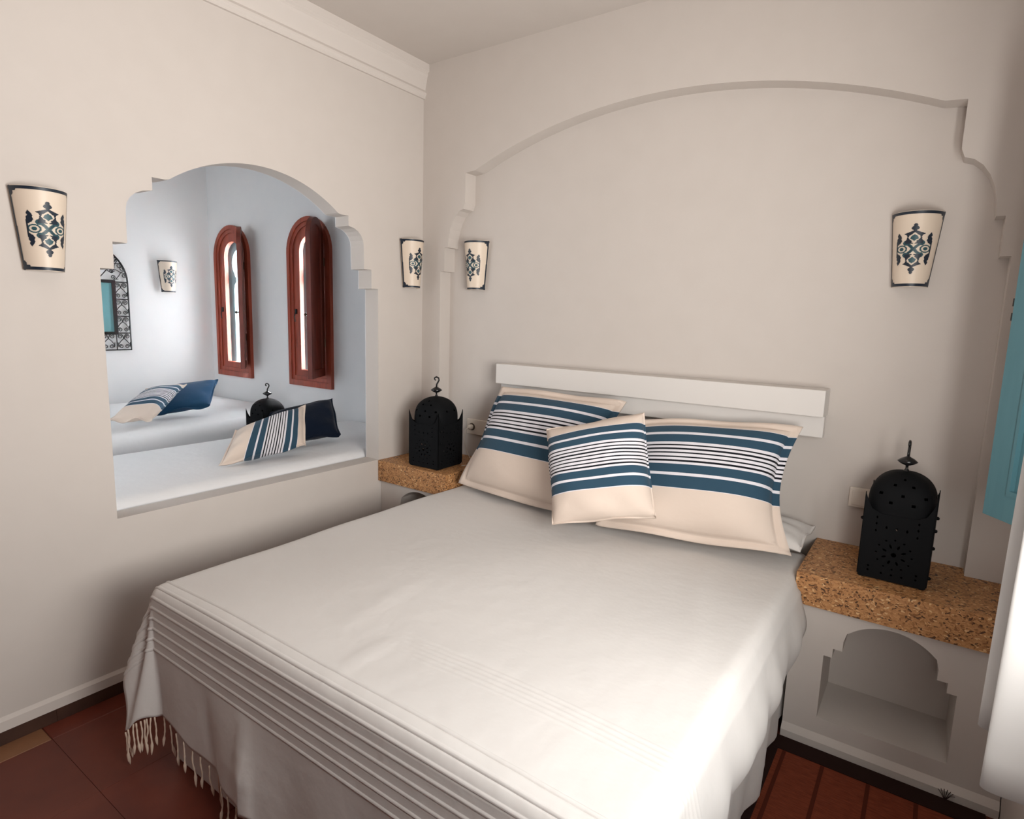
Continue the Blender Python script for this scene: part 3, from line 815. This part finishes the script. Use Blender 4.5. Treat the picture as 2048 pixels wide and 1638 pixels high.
# ---------------------------------------------------------------- right wall: teal shutter, curtain, window frame
wn = tag(empty('window_3', (2.86, -1.72, .98)), kind='structure')
bm = plate([[(-.76, 0), (.76, 0), (.76, 1.04), (-.76, 1.04)], [(-.72, .04), (.72, .04), (.72, 1.0), (-.72, 1.0)]], lambda a, b, d: (d-.03, a, b), .05)
obj('frame', bm, 'teal_wood', wn)
sh = tag(empty('window_shutter', (2.790, -.612, .978)), 'teal painted wooden shutter leaf folded back beside the bedroom window', 'shutter')
sh.rotation_euler = (0, 0, math.atan2(.209, -.146))
SL = .257
obj('frame', plate([[(0, 0), (SL, 0), (SL, 1.25), (0, 1.25)], [(.075, .075), (SL-.075, .075), (SL-.075, .56), (.075, .56)], [(.075, .66), (SL-.075, .66), (SL-.075, 1.16), (.075, 1.16)]], lambda a, b, d: (a, -d, b), .032), 'teal_wood', sh)
for z0, z1 in ((.075, .56), (.66, 1.16)):
    obj('panel', bx(.075, SL-.075, -.022, -.010, z0, z1), 'teal_wood', sh)
    obj('panel_moulding', plate([[(.075, z0), (SL-.075, z0), (SL-.075, z1), (.075, z1)], [(.085, z0+.015), (SL-.085, z0+.015), (SL-.085, z1-.015), (.085, z1-.015)]], lambda a, b, d: (a, .004-d, b), .04), 'teal_wood', sh)
for z in (.56, .60): obj('latch', bx(SL, SL+.010, -.024, -.004, z, z+.022), 'iron_gloss', sh)

bm = bmesh.new(); n, m = 90, 24
cols = []
for i in range(n+1):
    t = i/n; y = -.90 - .30*t; x = 2.690 + .032*math.sin(t*22 - 1.75) + .012*math.sin(t*11+1)
    col = []
    for j in range(m+1):
        z = .668 - .06*t - .012*math.sin(t*22+1) + (2.348-.668)*j/m
        k = 1 - .35*(j/m)
        col.append(bm.verts.new((2.69 + (x-2.69)*k - 2.69, y + 1.15 + .004*math.sin(8*j/m), z - .6)))
    cols.append(col)
for i in range(n):
    for j in range(m): bm.faces.new((cols[i][j], cols[i+1][j], cols[i+1][j+1], cols[i][j+1]))
cu = tag(empty('curtain', (2.69, -1.15, .6)), 'white cotton curtain gathered at the right edge by the shutter', 'curtain')
cc = obj('cloth', bm, 'curtain', cu, smooth=True)
md = cc.modifiers.new('thickness', 'SOLIDIFY'); md.thickness = .003
cr_ = tag(empty('curtain_rod', (2.69, -1.45, 2.365)), 'white curtain rod above the bedroom window', 'curtain rod')
obj('rod', tube(bmesh.new(), [(0, -.75, 0), (0, .72, 0)], .011, 12), 'white_wood', cr_, smooth=True)
for y in (-.70, .66): obj('bracket', bx(-.006, .11, y-.008, y+.008, -.02, .0), 'white_wood', cr_)

# ---------------------------------------------------------------- floor mat
mt = tag(empty('floor_mat', (2.455, -1.2, 0)), 'red-brown woven floor mat with dark border beside the bed', 'mat')
x0, x1, y0, y1 = 2.135, 2.765, -2.2, -.350
obj('field', bx(x0-2.455, x1-2.455, y0+1.2, y1+1.2, .001, .006), 'mat_red', mt)
obj('border', bx(x0-2.455, x1-2.455, y1-.078+1.2, y1+1.2, .0062, .0095, bev=.001), 'mat_dark', mt)
obj('border', bx(x0-2.455, x0+.036-2.455, y0+1.2, y1-.079+1.2, .0062, .0095, bev=.001), 'mat_dark', mt)
obj('border', bx(x1-.036-2.455, x1-2.455, y0+1.2, y1-.079+1.2, .0062, .0095, bev=.001), 'mat_dark', mt)
for x in (2.193, 2.315, 2.452, 2.585): obj('rib', bx(x-.006-2.455, x+.006-2.455, y0+1.2, y1-.08+1.2, .0061, .0072), 'mat_rib', mt)
for k in range(7):
    a = math.radians(30 + 17*k); q = Vector((2.66-2.455, y1+1.2-.01, .01))
    obj('frayed_thread', tube(bmesh.new(), [q, q + Vector((.016*math.cos(a), .012, .012)), q + Vector((.03*math.cos(a), .014, .03*math.sin(a)))], .0011, 4), 'mat_dark', mt)

# ---------------------------------------------------------------- sockets
so = tag(empty('wall_socket', (.368, .087, .835)), 'double white wall socket with plug beside the corner lantern', 'socket')
obj('plate', bx(-.078, .078, -.012, 0, 0, .088, bev=.003), 'plastic', so)
dk = lathe(bmesh.new(), [(.021, 0), (.021, .004), (.017, .004), (.017, .001)], 20); d_ = obj('recess', dk, 'socket_dark', so, (-.038, -.011, .044)); d_.rotation_euler = (PI/2, 0, 0)
pl = lathe(bmesh.new(), [(.015, 0), (.016, .012), (.012, .026), (.005, .032)], 16)
pg = tag(empty('plug', (.330, .072, .879)), 'white plug and cord in the socket beside the corner lantern', 'plug')
p_ = obj('body', pl, 'plastic', pg, (0, 0, 0), True); p_.rotation_euler = (PI/2, 0, 0)
cord_pts = [(0, -.030, 0), (-.012, -.040, -.012), (-.018, -.042, -.05), (-.016, -.040, -.10), (.0, -.035, -.150), (.03, -.045, -.1735), (.075, -.07, -.1735), (.112, -.11, -.1735), (.120, -.15, -.1735), (.122, -.19, -.1735), (.112, -.22, -.1735)]
obj('cord', tube(bmesh.new(), cord_pts, .0028, 6), 'plastic', pg, smooth=True)
sw = obj('cord_switch', bx(.085, .112, -.075, -.045, -.1765, -.13, bev=.003), 'plastic', pg)
s2 = tag(empty('wall_socket', (2.300, .087, .805)), 'white wall socket half hidden behind the right lantern', 'socket')
obj('plate', bx(-.042, .078, -.014, 0, 0, .078, bev=.003), 'plastic', s2)
obj('insert', bx(-.032, .068, -.017, -.0135, .009, .069, bev=.002), 'plastic', s2)
